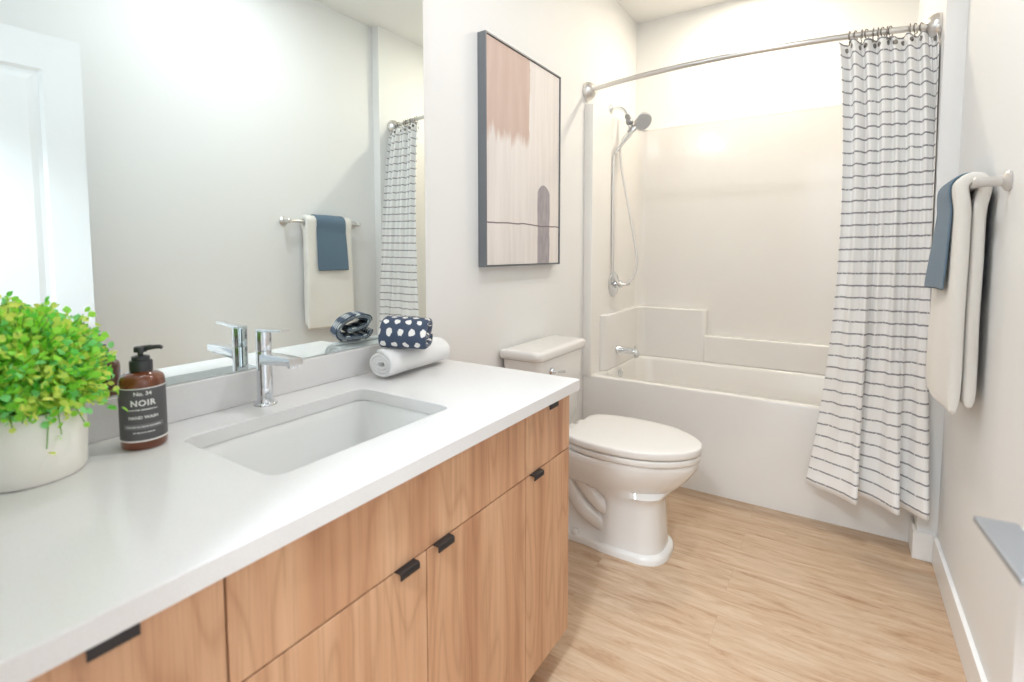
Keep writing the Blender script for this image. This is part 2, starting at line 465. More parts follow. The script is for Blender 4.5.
# lever handle on the room face
hl = bpy.data.objects.new('door_handle', None); COL.objects.link(hl); hl.parent = dr
yl, zl = DW - 0.066, 0.898
bm = B(); box(bm, -0.009, 0, yl - 0.03, yl + 0.03, zl - 0.03, zl + 0.03); obj('rosette', bm, M['satin_handle'], hl, smooth=0, bevel=0.002)
bm = B(); box(bm, -0.045, -0.009, yl - 0.011, yl + 0.012, zl - 0.011, zl + 0.0068)
box(bm, -0.061, -0.022, yl - 0.12, yl + 0.0125, zl + 0.0065, zl + 0.0135)
obj('lever', bm, M['satin_handle'], hl, smooth=0, bevel=0.0015)
for z in (0.25, 1.03, 1.85):
    bm = B(); tube(bm, [(-0.004, -0.006, z - 0.045), (-0.004, -0.006, z + 0.045)], 0.006, 10); obj('hinge', bm, M['nickel'], dr)
bm = B()
for x0, x1 in ((DX0, DX0 + 0.012), (DX1 - 0.012 + 0.012, DX1 + 0.012)): pass
prism(bm, [(DX0 - 0.065, YN), (DX0 - 0.004, YN), (DX0 - 0.004, YN + 0.014), (DX0 - 0.065, YN + 0.014)], 0, DZ + 0.07)
box(bm, DX0 - 0.004, DX1, YN, YN + 0.014, DZ + 0.008, DZ + 0.07)
struct('trim_1', bm, M['trim_paint'], smooth=0, bevel=0.002)

# ------------------------------------------------------------------ vanity cabinet
VY0, VY1, XF = 0.393, 1.606, 0.571
van = thing('vanity_cabinet', 'light walnut bathroom vanity cabinet with black tab pulls under the white countertop', 'cabinet', (0.28, 1.0, 0))
def vl(bm):                                   # shift world mesh to the vanity's own origin
    bmesh.ops.translate(bm, verts=bm.verts, vec=(-0.28, -1.0, 0)); return bm
bm = B(); ztop = HC - 0.031
box(bm, 0.002, 0.551, VY0, VY0 + 0.016, 0.10, ztop); box(bm, 0.002, 0.551, VY1 - 0.016, VY1, 0.10, ztop)   # ends
box(bm, 0.002, 0.551, VY0 + 0.016, VY1 - 0.016, 0.10, 0.116); box(bm, 0.002, 0.012, VY0 + 0.016, VY1 - 0.016, 0.116, ztop)
box(bm, 0.535, 0.551, VY0 + 0.016, VY1 - 0.016, 0.62, ztop)
for y in (0.625, 1.36): box(bm, 0.012, 0.535, y, y + 0.012, 0.116, 0.64)
obj('carcass', vl(bm), M['wood'], van, smooth=0)
bm = B(); box(bm, 0.02, 0.505, VY0, VY1 - 0.002, 0.0, 0.10); obj('toe_kick', vl(bm), M['wood'], van, smooth=0)
def front(name, y0, y1, z0, z1, hy=None, hz=None):
    bm = B(); box(bm, 0.5525, XF, y0, y1, z0, z1)
    p = obj(name, vl(bm), M['wood'], van, smooth=0, bevel=0.0008)
    if hy is not None:
        bm = B()                              # bent tab pull: flat on the top edge, then rolled down over the front
        prof = [(-0.012, 0.0), (0.011, 0.0), (0.0138, -0.0013), (0.0150, -0.0035), (0.0150, -0.0135), (0.0128, -0.0135), (0.0128, -0.0045), (0.0108, -0.0026), (-0.012, -0.0026)]
        loft(bm, [[(XF + s, y, hz + h + 0.0029) for s, h in prof] for y in (hy - 0.0235, hy + 0.0235)])
        obj('handle', vl(bm), M['black_metal'], p, smooth=30)
    return p
ZS, ZT, ZB = 0.6535, ztop - 0.006, 0.104
g = 0.0016
front('drawer', VY0, 0.631 - g, ZS + g, ZT, 0.51, ZT)
front('door', VY0, 0.631 - g, ZB, ZS - g, 0.595, ZS - g)
front('drawer_front', 0.631 + g, 1.365 - g, ZS + g, ZT)
front('door', 0.631 + g, 1.002 - g, ZB, ZS - g, 0.944, ZS - g)
front('door', 1.002 + g, 1.365 - g, ZB, ZS - g, 1.044, ZS - g)
front('drawer', 1.365 + g, VY1, ZS + g, ZT, 1.487, ZT)
front('door', 1.365 + g, VY1, ZB, ZS - g, 1.408, ZS - g)

# ------------------------------------------------------------------ countertop with sink cutout, backsplash
ct = thing('countertop', 'white quartz vanity countertop with sink cutout and low backsplash', 'countertop', (0.3, 1.0, HC - 0.03))
def cl(bm): bmesh.ops.translate(bm, verts=bm.verts, vec=(-0.3, -1.0, -(HC - 0.03))); return bm
CX0, CX1, CY0, CY1 = 0.135, 0.449, 0.775, 1.226
bm = B(); n = 8
O = rrect(0.001, 0.592, YN + 0.002, 1.633, [0.004, 0.002, 0.002, 0.002], n); I = rrect(CX0, CX1, CY0, CY1, 0.028, n)
e = 0.0015
O2 = rrect(0.001, 0.592 - e, YN + 0.002, 1.633 - e, [0.004, 0.002, 0.002, 0.002], n); I2 = rrect(CX0 - e, CX1 + e, CY0 - e, CY1 + e, 0.028 + e, n)
z0, z1 = HC - 0.03, HC
rg = [[(x, y, z0) for x, y in O], [(x, y, z1 - e) for x, y in O], [(x, y, z1) for x, y in O2], [(x, y, z1) for x, y in I2],
      [(x, y, z1 - e) for x, y in I], [(x, y, z0) for x, y in I], [(x, y, z0) for x, y in O]]
loft(bm, rg, False, False); bmesh.ops.remove_doubles(bm, verts=bm.verts, dist=1e-6)
obj('slab', cl(bm), M['quartz'], ct, smooth=30)
bm = B(); box(bm, 0.001, 0.018, YN + 0.002, 1.631, HC + 0.0005, 0.9295); obj('backsplash', cl(bm), M['quartz'], ct, smooth=0, bevel=0.0015)

# undermount sink
sk = thing('sink', 'white rectangular undermount sink set in the vanity countertop', 'sink', (0.29, 0.9975, HC - 0.03))
bm = B(); zt = HC - 0.0305
q = 0.006
secs = [(0.030, zt - 0.014), (0.030, zt), (-q, zt), (-q - 0.004, zt - 0.004), (-q - 0.007, zt - 0.03), (-q - 0.014, zt - 0.10), (-q - 0.024, zt - 0.125), (-q - 0.045, zt - 0.135), (-0.13, zt - 0.14)]
rg = [[(x - 0.29, y - 0.9975, z - (HC - 0.03)) for x, y in rrect(CX0 - d - 0.012, CX1 + d + 0.012, CY0 - d - 0.012, CY1 + d + 0.012, 0.036 if d > -0.1 else 0.02, 8)] for d, z in secs]
loft(bm, rg, False, True)
rg2 = [[(x - 0.29, y - 0.9975, z - (HC - 0.03)) for x, y in rrect(CX0 - d - 0.012, CX1 + d + 0.012, CY0 - d - 0.012, CY1 + d + 0.012, 0.036, 8)] for d, z in ((0.030, zt - 0.014), (0.008, zt - 0.016), (0.0, zt - 0.11), (-0.03, zt - 0.15), (-0.13, zt - 0.155))]
loft(bm, rg2, False, True); bmesh.ops.remove_doubles(bm, verts=bm.verts, dist=1e-6)
obj('basin', bm, M['sink_porcelain'], sk, smooth=40)
bm = B(); lathe(bm, [(0.0305, 0), (0.0305, 0.002), (0.027, 0.004), (0.020, 0.003), (0.019, 0.006), (0.004, 0.008)], (0, 0, -0.1405), n=28)
obj('drain', bm, M['chrome'], sk)

# faucet
fy, fx = 1.0, 0.058
fa = thing('faucet', 'chrome single lever faucet standing behind the sink', 'faucet', (fx, fy, HC))
bm = B(); lathe(bm, [(0.026, 0.0003), (0.026, 0.004), (0.0245, 0.006), (0.0195, 0.0075), (0.0175, 0.02), (0.0172, 0.128), (0.0166, 0.131)], n=36)
obj('body', bm, M['chrome'], fa)
bm = B()                                       # flat rectangular spout, slightly rising, square end
R = []
for x, zc, w, h in ((0.008, 0.112, 0.0165, 0.0125), (0.05, 0.115, 0.0165, 0.0115), (0.095, 0.117, 0.0165, 0.0095), (0.126, 0.118, 0.0165, 0.008)):
    R.append([(x, y, z) for y, z in rrect(-w, w, zc - h, zc + h, 0.0025, 3)])
loft(bm, R); obj('spout', bm, M['chrome'], fa, smooth=30)
bm = B(); lathe(bm, [(0.0115, 0.0), (0.0115, 0.006), (0.009, 0.006)], (0.111, 0, 0.1035), n=20); obj('aerator', bm, M['chrome'], fa)
bm = B(); lathe(bm, [(0.0168, 0.1325), (0.0172, 0.135), (0.0172, 0.176), (0.0165, 0.179)], n=36)
R = []
for x, zc, w, h in ((-0.012, 0.1795, 0.013, 0.0035), (0.03, 0.1812, 0.0135, 0.0032), (0.088, 0.186, 0.012, 0.0022)):
    R.append([(x, y, z) for y, z in rrect(-w, w, zc - h, zc + h, 0.0018, 3)])
loft(bm, R); obj('lever', bm, M['chrome'], fa, smooth=30)

# ------------------------------------------------------------------ wall mirror
mi = thing('wall_mirror', 'large frameless mirror on the wall above the backsplash', 'mirror', (0.0, 1.0, 0.931))
bm = B(); box(bm, 0.0005, 0.0045, YN + 0.03 - 1.0, 1.6265 - 1.0, 0.0, 1.20); obj('backing', bm, M['mirror_edge'], mi, smooth=0)
bm = B(); box(bm, 0.0046, 0.0062, YN + 0.03 - 1.0, 1.6265 - 1.0, 0.0, 1.20); obj('glass', bm, M['mirror'], mi, smooth=0)

# ------------------------------------------------------------------ framed picture
py0, py1, pz0, pz1, pt = 1.940, 2.567, 1.157, 2.064, 0.040
pic = thing('framed_picture', 'tall abstract painting in a slim grey frame on the wall above the toilet', 'picture', (0, (py0 + py1) / 2, pz0))
w = (py1 - py0) / 2; h = pz1 - pz0; fw = 0.0055
bm = B(); x0 = 0.0008
for a in ((-w, -w + fw, 0, h), (w - fw, w, 0, h)): box(bm, x0, pt, a[0], a[1], a[2], a[3])
for a in ((-w + fw, w - fw, 0, fw), (-w + fw, w - fw, h - fw, h)): box(bm, x0, pt, a[0], a[1], a[2], a[3])
obj('frame', bm, M['frame_grey'], pic, smooth=0)
bm = B(); box(bm, 0.004, pt - 0.006, 0, 2 * w - 2 * fw - 0.004, 0, h - 2 * fw - 0.004)
o = obj('canvas', bm, M['canvas'], pic, smooth=0); o.location = (0, -w + fw + 0.002, fw + 0.002)

# ------------------------------------------------------------------ toilet
TY = 2.304
to = thing('toilet', 'white two piece toilet with closed lid between the vanity and the bathtub', 'toilet', (0.0, TY, 0))
def interp(x, tab):
    for (a, va), (b, vb) in zip(tab, tab[1:]):
        if x <= b:
            u = (x - a) / (b - a); u = max(0, u); return va + (vb - va) * u
    return tab[-1][1]
SEATW = [(0, .112), (.012, .132), (.03, .144), (.06, .154), (.1, .165), (.2, .180), (.35, .189), (.5, .187), (.62, .178), (.74, .158), (.84, .128), (.91, .098), (.96, .066), (.985, .041), (1, 0.0)]
def egg(x0, x1, wmax, z, n=40, back=None):
    """closed outline, back edge straight with rounded corners"""
    right = []
    for i in range(n + 1):
        s = 1 - cos(pi / 2 * i / n); s = 1 - (1 - i / n) ** 1.8
        wv = interp(s, SEATW) / 0.189 * wmax
        right.append((x0 + (x1 - x0) * s, wv))
    pts = [(x, -y_, z) for x, y_ in right] + [(x, y_, z) for x, y_ in reversed(right[:-1])]
    return pts
def outline_low(x0, x1, wf, wr, xs, z, n=40):
    """pedestal outline: narrow rear part, wide round front column"""
    pts = []
    xm = x1 - wf * 0.95
    right = []
    m = n // 2
    for i in range(m):                         # rear to column
        x = x0 + (xm - x0) * i / m
        u = min(1, max(0, (x - xs + 0.035) / 0.07)); u = u * u * (3 - 2 * u)
        w_ = wr + (wf - wr) * u
        if i == 0: w_ *= 0.85
        right.append((x, w_))
    for i in range(n + 1 - m):
        a = pi / 2 * i / (n - m); ex = 0.75
        right.append((xm + (x1 - xm) * (sin(a) ** ex), wf * (cos(a) ** ex if cos(a) > 1e-6 else 0)))
    return [(x, -y_, z) for x, y_ in right] + [(x, y_, z) for x, y_ in reversed(right[:-1])]
bm = B()
R = [outline_low(0.13, 0.684, 0.130, 0.118, 0.41, 0.0), outline_low(0.13, 0.684, 0.130, 0.118, 0.41, 0.020), outline_low(0.134, 0.677, 0.124, 0.112, 0.41, 0.029),
     outline_low(0.142, 0.664, 0.114, 0.098, 0.42, 0.033), outline_low(0.145, 0.660, 0.111, 0.074, 0.425, 0.075), outline_low(0.15, 0.656, 0.109, 0.064, 0.43, 0.14), outline_low(0.16, 0.652, 0.109, 0.062, 0.43, 0.20),
     outline_low(0.17, 0.652, 0.111, 0.068, 0.42, 0.222), outline_low(0.18, 0.658, 0.117, 0.080, 0.40, 0.240), outline_low(0.19, 0.671, 0.127, 0.094, 0.36, 0.257), egg(0.195, 0.692, 0.142, 0.275), egg(0.20, 0.717, 0.157, 0.297),
     egg(0.205, 0.742, 0.171, 0.324), egg(0.21, 0.764, 0.182, 0.355), egg(0.213, 0.780, 0.189, 0.383), egg(0.215, 0.782, 0.190, 0.402), egg(0.22, 0.778, 0.187, 0.409)]
loft(bm, R)
# trapway swelling on both sides
for s in (-1, 1):
    tube(bm, smooth_path([(0.52, s * 0.045, 0.145), (0.44, s * 0.062, 0.165), (0.40, s * 0.070, 0.192), (0.345, s * 0.074, 0.25), (0.285, s * 0.072, 0.33), (0.23, s * 0.068, 0.375), (0.17, s * 0.06, 0.37)], 6), 0.040, 14)
    tube(bm, smooth_path([(0.50, s * 0.04, 0.075), (0.42, s * 0.055, 0.09), (0.33, s * 0.062, 0.14), (0.27, s * 0.060, 0.22), (0.20, s * 0.056, 0.30), (0.15, s * 0.04, 0.33)], 6), 0.042, 14)
    lathe(bm, [(0.015, 0), (0.015, 0.01), (0.012, 0.018), (0.004, 0.023)], (0.31, s * 0.103, 0.028), n=16)
# deck under the tank
R = [[(x, y, z) for x, y in rrect(0.03, 0.29, -w_, w_, 0.03, 5)] for z, w_ in ((0.32, 0.09), (0.36, 0.125), (0.385, 0.15), (0.396, 0.155), (0.4035, 0.15))]
loft(bm, R)
obj('bowl', bm, M['porcelain'], to, smooth=50)
def slab_egg(x0, x1, w_, z0, z1, r, dome=0.0):
    bm = B()
    R = [egg(x0 + r, x1 - r, w_ - r, z0, 48), egg(x0 + r * .3, x1 - r * .3, w_ - r * .3, z0 + r * .3, 48), egg(x0, x1, w_, z0 + r, 48), egg(x0, x1, w_, z1 - r, 48)]
    for k in range(1, 5):
        a = pi / 2 * k / 4; d = r * (1 - cos(a)); R.append(egg(x0 + d, x1 - d, w_ - d, z1 - r + r * sin(a), 48))
    R.append(egg(x0 + 0.04, x1 - 0.05, w_ - 0.05, z1 + dome, 48))
    loft(bm, R); return bm
obj('seat', slab_egg(0.285, 0.789, 0.194, 0.411, 0.4355, 0.006), M['seat_plastic'], to, smooth=50)
obj('lid', slab_egg(0.270, 0.793, 0.197, 0.4385, 0.470, 0.008, 0.002), M['seat_plastic'], to, smooth=50)
for s in (-1, 1):
    bm = B(); box(bm, 0.235, 0.285, s * 0.075 - 0.022, s * 0.075 + 0.022, 0.4105, 0.452); obj('seat_hinge', bm, M['seat_plastic'], to, smooth=0, bevel=0.006)
def tank_ring(x0, x1, w_, z, bow, r=0.03, n=8):
    P = rrect(x0, x1, -w_, w_, [r, 0.012, 0.012, r], n)
    out = []
    for x, y in P:
        if x > x0 + 0.05: x += bow * (1 - (y / w_) ** 2)
        out.append((x, y, z))
    return out
bm = B()
loft(bm, [tank_ring(0.035, 0.165, 0.165, 0.404, 0.012), tank_ring(0.03, 0.178, 0.180, 0.46, 0.014), tank_ring(0.018, 0.194, 0.213, 0.74, 0.017), tank_ring(0.017, 0.195, 0.214, 0.762, 0.017)])
obj('tank', bm, M['porcelain'], to, smooth=45)
bm = B()
loft(bm, [tank_ring(0.014, 0.197, 0.219, 0.7635, 0.017), tank_ring(0.009, 0.203, 0.228, 0.769, 0.019), tank_ring(0.008, 0.204, 0.232, 0.778, 0.02), tank_ring(0.008, 0.204, 0.233, 0.794, 0.02),
          tank_ring(0.011, 0.201, 0.230, 0.8015, 0.019), tank_ring(0.017, 0.194, 0.223, 0.8055, 0.018), tank_ring(0.03, 0.17, 0.205, 0.8065, 0.016)])
obj('tank_lid', bm, M['porcelain'], to, smooth=45)
bm = B(); ly, lz = -0.118, 0.712
lathe(bm, [(0.016, 0), (0.016, 0.008), (0.011, 0.014)], (0.199, ly, lz), (1, 0, 0), 20)
tube(bm, smooth_path([(0.209, ly, lz), (0.222, ly, lz), (0.225, ly + 0.02, lz - 0.002), (0.226, ly + 0.075, lz - 0.012)], 6), [0.006] * 12 + [0.0065] * 6 + [0.005], 10)
obj('flush_lever', bm, M['chrome'], to)

# ------------------------------------------------------------------ bathtub with moulded surround
tu = thing('bathtub', 'white alcove bathtub with one piece wall surround at the far end', 'bathtub', (0.75, 3.34, 0))
def tl(bm): bmesh.ops.translate(bm, verts=bm.verts, vec=(-0.75, -3.34, 0)); return bm
ZR = 0.519
bm = B()
def rr(x0, x1, y0, y1, r): return rrect(x0, x1, y0, y1, r, 8)
secs = [(rr(0.0002, AX - 0.0002, YT, YB - 0.002, 0.0005), 0.0), (rr(0.0002, AX - 0.0002, YT, YB - 0.002, 0.004), ZR - 0.012), (rr(0.0003, AX - 0.0003, YT + 0.0035, YB - 0.004, 0.0005), ZR - 0.0035), (rr(0.0004, AX - 0.0004, YT + 0.012, YB - 0.01, 0.01), ZR),
        (rr(0.090, AX - 0.10, YT + 0.050, YB - 0.105, 0.10), ZR), (rr(0.094, AX - 0.108, YT + 0.058, YB - 0.112, 0.10), ZR - 0.005), (rr(0.097, AX - 0.115, YT + 0.064, YB - 0.117, 0.10), ZR - 0.02),
        (rr(0.13, AX - 0.17, YT + 0.11, YB - 0.14, 0.11), 0.25), (rr(0.15, AX - 0.21, YT + 0.13, YB - 0.16, 0.12), 0.16), (rr(0.2, AX - 0.27, YT + 0.18, YB - 0.21, 0.10), 0.135)]
loft(bm, [[(x, y, z) for x, y in p] for p, z in secs], False, True)
obj('tub', tl(bm), M['acrylic'], tu, smooth=45)
# U-shaped upper walls
bm = B(); T = 0.05; yi = 3.70; r = 0.06
arcL = [(T + r - r * cos(a), yi - r + r * sin(a)) for a in [pi / 2 * k / 8 for k in range(9)]]
arcR = [(AX - T - r + r * sin(a), yi - r + r * cos(a)) for a in [pi / 2 * k / 8 for k in range(9)]]
U = [(0.0002, YT - 0.006), (T - 0.008, YT - 0.006), (T - 0.002, YT - 0.003), (T, YT + 0.004)] + arcL + arcR + [(AX - T, YT + 0.004), (AX - T + 0.002, YT - 0.003), (AX - T + 0.008, YT - 0.006), (AX - 0.0002, YT - 0.006), (AX - 0.0002, YB - 0.002), (0.0002, YB - 0.002)]
prism(bm, U, ZR - 0.001, 2.028)
bmesh.ops.bevel(bm, geom=[e for e in bm.edges if all(v.co.z > 2.02 and 0.01 < v.co.x < AX - 0.01 and v.co.y < YB - 0.01 for v in e.verts)], offset=0.008, segments=3, affect='EDGES', profile=0.5)
obj('wall_surround', tl(bm), M['acrylic'], tu, smooth=35)
# thick lower band that leaves ledges
bm = B()
L1 = [(T - 0.002, 3.055), (T + 0.012, 3.062), (T + 0.036, 3.10)] + [(0.086 + 0.05 - 0.05 * cos(a), 3.648 - 0.05 + 0.05 * sin(a)) for a in [pi / 2 * k / 6 for k in range(7)]] + [(0.498, 3.648), (0.514, 3.66), (0.52, 3.702), (T - 0.002, 3.702)]
prism(bm, L1, ZR - 0.001, 0.852)
obj('soap_ledge', tl(bm), M['acrylic'], tu, smooth=35, bevel=0.010)
bm = B()
prism(bm, [(0.505, 3.648), (AX - T - 0.05, 3.648), (AX - T + 0.002, 3.60), (AX - T + 0.002, 3.702), (0.505, 3.702)], ZR - 0.001, 0.690)
obj('back_ledge', tl(bm), M['acrylic'], tu, smooth=35, bevel=0.010)
bm = B(); lathe(bm, [(0.030, 0), (0.030, 0.005), (0.025, 0.009), (0.004, 0.010)], (0.099, 3.262, 0.470), (1, 0, -0.08), 24)
obj('overflow_plate', tl(bm), M['chrome'], tu)

# tub spout
sp = thing('tub_spout', 'chrome tub spout on the shower wall above the tub rim', 'spout', (0.087, 3.243, 0.622))
bm = B()
secs = [(0.0, 0.026, 0.026, 0), (0.008, 0.026, 0.026, 0), (0.012, 0.021, 0.021, 0.001), (0.06, 0.021, 0.019, 0.002), (0.10, 0.021, 0.019, -0.001), (0.122, 0.021, 0.022, -0.007), (0.134, 0.018, 0.018, -0.014), (0.138, 0.010, 0.010, -0.018)]
loft(bm, [[(x, a_ * cos(2 * pi * k / 24), dz + b_ * sin(2 * pi * k / 24)) for k in range(24)] for x, a_, b_, dz in secs])
obj('body', bm, M['chrome'], sp, smooth=50)
bm = B(); lathe(bm, [(0.0145, 0.0), (0.0145, 0.012), (0.012, 0.012)], (0.118, 0, -0.037), n=20); obj('outlet', bm, M['chrome'], sp)
bm = B(); lathe(bm, [(0.004, 0.0), (0.004, 0.012), (0.007, 0.014), (0.007, 0.02), (0.004, 0.022)], (0.112, 0, 0.012), n=14); obj('diverter_knob', bm, M['chrome'], sp)

# shower valve
vy, vz = 3.254, 1.022
sv = thing('shower_valve', 'chrome shower valve with round plate and lever on the tub wall', 'valve', (0.0505, vy, vz))
bm = B(); lathe(bm, [(0.078, 0), (0.078, 0.003), (0.070, 0.010), (0.040, 0.014), (0.03, 0.016)], axis=(1, 0, 0), n=40); obj('escutcheon', bm, M['chrome'], sv)
bm = B(); lathe(bm, [(0.024, 0.012), (0.024, 0.05), (0.021, 0.056), (0.004, 0.058)], axis=(1, 0, 0), n=28)
tube(bm, smooth_path([(0.045, 0, 0), (0.06, 0.03, -0.002), (0.066, 0.075, -0.004), (0.068, 0.10, -0.004)], 5), [0.011] * 6 + [0.009] * 6 + [0.008] * 4, 12)
obj('handle', bm, M['chrome'], sv)

# hand shower on its arm
ay, az = 3.311, 2.088
hs = thing('hand_shower', 'chrome hand shower on a wall arm with looping metal hose above the tub', 'shower', (0.0, ay, az))
bm = B(); lathe(bm, [(0.030, 0.0005), (0.029, 0.004), (0.020, 0.010), (0.012, 0.013)], axis=(1, 0, 0), n=28)
tube(bm, smooth_path([(0.005, 0, 0), (0.045, 0, 0.003), (0.080, 0.0, -0.014), (0.100, -0.003, -0.045), (0.109, -0.005, -0.066)], 6), 0.0095, 14)
obj('arm', bm, M['chrome'], hs, smooth=50)
bm = B()
d = Vector((0.42, -0.10, -0.90)).normalized()
lathe(bm, [(0.012, 0), (0.0155, 0.006), (0.0165, 0.03), (0.021, 0.036), (0.022, 0.055), (0.016, 0.064), (0.006, 0.066)], (0.102, -0.003, -0.050), d, 24)
lathe(bm, [(0.010, -0.026), (0.013, -0.02), (0.013, 0.02), (0.010, 0.026)], (0.140, -0.022, -0.140), Vector((0.42, 0.35, 0.85)), 20)
obj('holder', bm, M['steel_dark'], hs, smooth=50)
ha = bpy.data.objects.new('handset', None); COL.objects.link(ha); ha.parent = hs
bm = B()
tip = Vector((0.149, -0.022, -0.147)); low = Vector((0.067, -0.096, -0.291))
pth = smooth_path([low, low.lerp(tip, 0.35) + Vector((-.004, 0, .003)), low.lerp(tip, 0.75), tip, tip + Vector((0.034, 0.004, 0.030))], 6)
tube(bm, pth, [0.009] * 3 + [0.0115] * 9 + [0.0125] * 6 + [0.015] * 6 + [0.017], 16)
obj('handset_handle', bm, M['chrome'], ha, smooth=50)
hc = tip + Vector((0.058, 0.0, 0.044)); fd = Vector((0.62, -0.52, -0.58)).normalized()
bm = B(); lathe(bm, [(0.006, -0.034), (0.030, -0.029), (0.049, -0.013), (0.055, 0.0), (0.055, 0.006), (0.051, 0.009)], hc, fd, 32); obj('spray_head', bm, M['chrome'], ha, smooth=50)
bm = B(); lathe(bm, [(0.050, 0.0085), (0.049, 0.0105), (0.002, 0.0115)], hc, fd, 32)
U_ = fd.orthogonal().normalized(); V_ = fd.cross(U_)
for rad, cnt in ((0.014, 6), (0.027, 12), (0.041, 18)):
    for k in range(cnt):
        a_ = 2 * pi * k / cnt; lathe(bm, [(0.0032, 0.010), (0.0022, 0.0145)], hc + (U_ * cos(a_) + V_ * sin(a_)) * rad, fd, 6)
obj('spray_face', bm, M['spray_grey'], ha, smooth=50)
bm = B()
hose = smooth_path([low + Vector((-.003, -.002, -.006)), (0.061, -0.100, -0.35), (0.060, -0.101, -0.443), (0.060, -0.101, -0.68), (0.063, -0.101, -0.931), (0.073, -0.101, -1.016), (0.098, -0.091, -1.058), (0.138, -0.071, -1.063), (0.176, -0.051, -1.015),
                    (0.192, -0.041, -0.943), (0.184, -0.036, -0.86), (0.142, -0.031, -0.65), (0.092, -0.031, -0.408), (0.075, -0.031, -0.269), (0.088, -0.026, -0.198), (0.112, -0.012, -0.155), (0.120, -0.009, -0.112)], 12)
rad = [0.0072 + 0.0004 * (i % 2) for i in range(len(hose))]
tube(bm, hose, rad, 10); obj('hose', bm, M['nickel'], hs, smooth=60)

# ------------------------------------------------------------------ curtain rod, rings, curtain
RY0, RY1, RZ = 2.950, 2.946, 2.101
def rod_pt(x):
    u = x / AX; base = RY0 + (RY1 - RY0) * u
    return Vector((x, base - 0.118 * (1 - (2 * u - 1) ** 2) ** 0.92 if 0 < u < 1 else base, RZ))
rd = thing('shower_curtain_rod', 'curved brushed nickel shower curtain rod spanning the tub alcove', 'curtain rod', (0.75, 2.95, RZ))
def rl(bm): bmesh.ops.translate(bm, verts=bm.verts, vec=(-0.75, -2.95, -RZ)); return bm
bm = B(); tube(bm, [rod_pt(0.02 + (AX - 0.04) * i / 48) for i in range(49)], 0.0125, 16); obj('rod', rl(bm), M['nickel'], rd)
for xx, sx in ((0.0, 1), (AX, -1)):
    bm = B(); p = rod_pt(xx)
    lathe(bm, [(0.050, 0.0006), (0.051, 0.012), (0.047, 0.026), (0.034, 0.042), (0.023, 0.049), (0.021, 0.058), (0.0125, 0.060)], p, (sx, 0, 0), 32)
    obj('flange', rl(bm), M['nickel'], rd)

# curtain surface
ctop, cbot = 2.082, 0.205
NU, NV = 220, 70
def polyline(pts, n):
    P = smooth_path(pts, 10); L = [0]
    for a, b in zip(P, P[1:]): L.append(L[-1] + (b - a).length)
    out = []; j = 0
    for i in range(n):
        s = L[-1] * i / (n - 1)
        while j < len(L) - 2 and L[j + 1] < s: j += 1
        u = (s - L[j]) / max(1e-9, L[j + 1] - L[j]); out.append(P[j].lerp(P[j + 1], min(1, u)))
    return out, L[-1]
topP = []
NP = 7
for i in range(NP * 2 + 1):
    u = i / (NP * 2); x = 1.180 + (1.500 - 1.180) * u
    y = rod_pt(x).y + (0.030 if i % 2 else -0.030) * (0.55 + 0.45 * sin(i * 2.3) ** 2)
    topP.append((x + (0.006 if i % 2 else -0.004), y - 0.004, 0))
T_, tL = polyline(topP, NU)
botP = [(1.120, 2.838, 0), (1.165, 2.798, 0), (1.235, 2.762, 0), (1.290, 2.708, 0), (1.306, 2.722, 0), (1.288, 2.775, 0), (1.296, 2.810, 0), (1.340, 2.785, 0), (1.385, 2.742, 0), (1.425, 2.690, 0), (1.440, 2.705, 0),
        (1.430, 2.760, 0), (1.440, 2.785, 0), (1.474, 2.745, 0), (1.514, 2.695, 0), (1.530, 2.708, 0), (1.524, 2.750, 0), (1.528, 2.770, 0)]
B_, bL = polyline(botP, NU)
bm = B(); lay = bm.loops.layers.uv.new('UVMap'); G = []
cu0 = Vector((1.32, 2.85, 0))
for j in range(NV + 1):
    v = j / NV; k = v ** 2.9
    row = []
    for i in range(NU):
        p = T_[i].lerp(B_[i], k); u = i / (NU - 1)
        w_ = sin(pi * min(1, v ** 0.85)) ** 0.9; p = p + Vector(((0.036 - 0.008 * u) * w_, -0.085 * u * u * w_, 0))
        amp = 0.007 * sin(pi * min(1, v * 1.15))
        p = p + Vector((0, amp * sin(u * 2 * pi * 7.5 + 1.2 * sin(v * 3 + u * 5)), 0))
        p = p + Vector((0, 0.004 * noise.noise((u * 14, v * 5, 1.3)), 0))
        z = ctop + (cbot - ctop) * v - 0.005 * (1 - v) ** 6 * (1 + sin(u * 2 * pi * 5.5)) + 0.010 * u * (v)
        if z < 0.56: p.y = min(p.y, YT - 0.016)
        if p.x > 1.42 and z < 2.06: p.y = min(p.y, 2.920 + 0.006 * sin(i * 0.9))
        if z < 1.98: p.x = min(p.x, 1.502 + max(0, 2.812 - p.y) * 0.8)
        row.append(bm.verts.new((p.x - cu0.x, p.y - cu0.y, z)))
    G.append(row)
uvL = 1.75
for j in range(NV):
    for i in range(NU - 1):
        f = bm.faces.new((G[j][i], G[j + 1][i], G[j + 1][i + 1], G[j][i + 1]))
        for lp, (ii, jj) in zip(f.loops, ((i, j), (i, j + 1), (i + 1, j + 1), (i + 1, j))):
            lp[lay].uv = (uvL * ii / (NU - 1), (ctop - cbot) * (1 - jj / NV))
cu = thing('shower_curtain', 'white shower curtain with thin broken grey stripes drawn to the right of the tub', 'shower curtain', (cu0.x, cu0.y, cbot))
o = obj('fabric', bm, M['curtain'], cu, smooth=0, solid=0.0016, loc=(0, 0, -cbot))
for p in o.data.polygons: p.use_smooth = True
tops = [(G_i) for G_i in range(0, 1)]

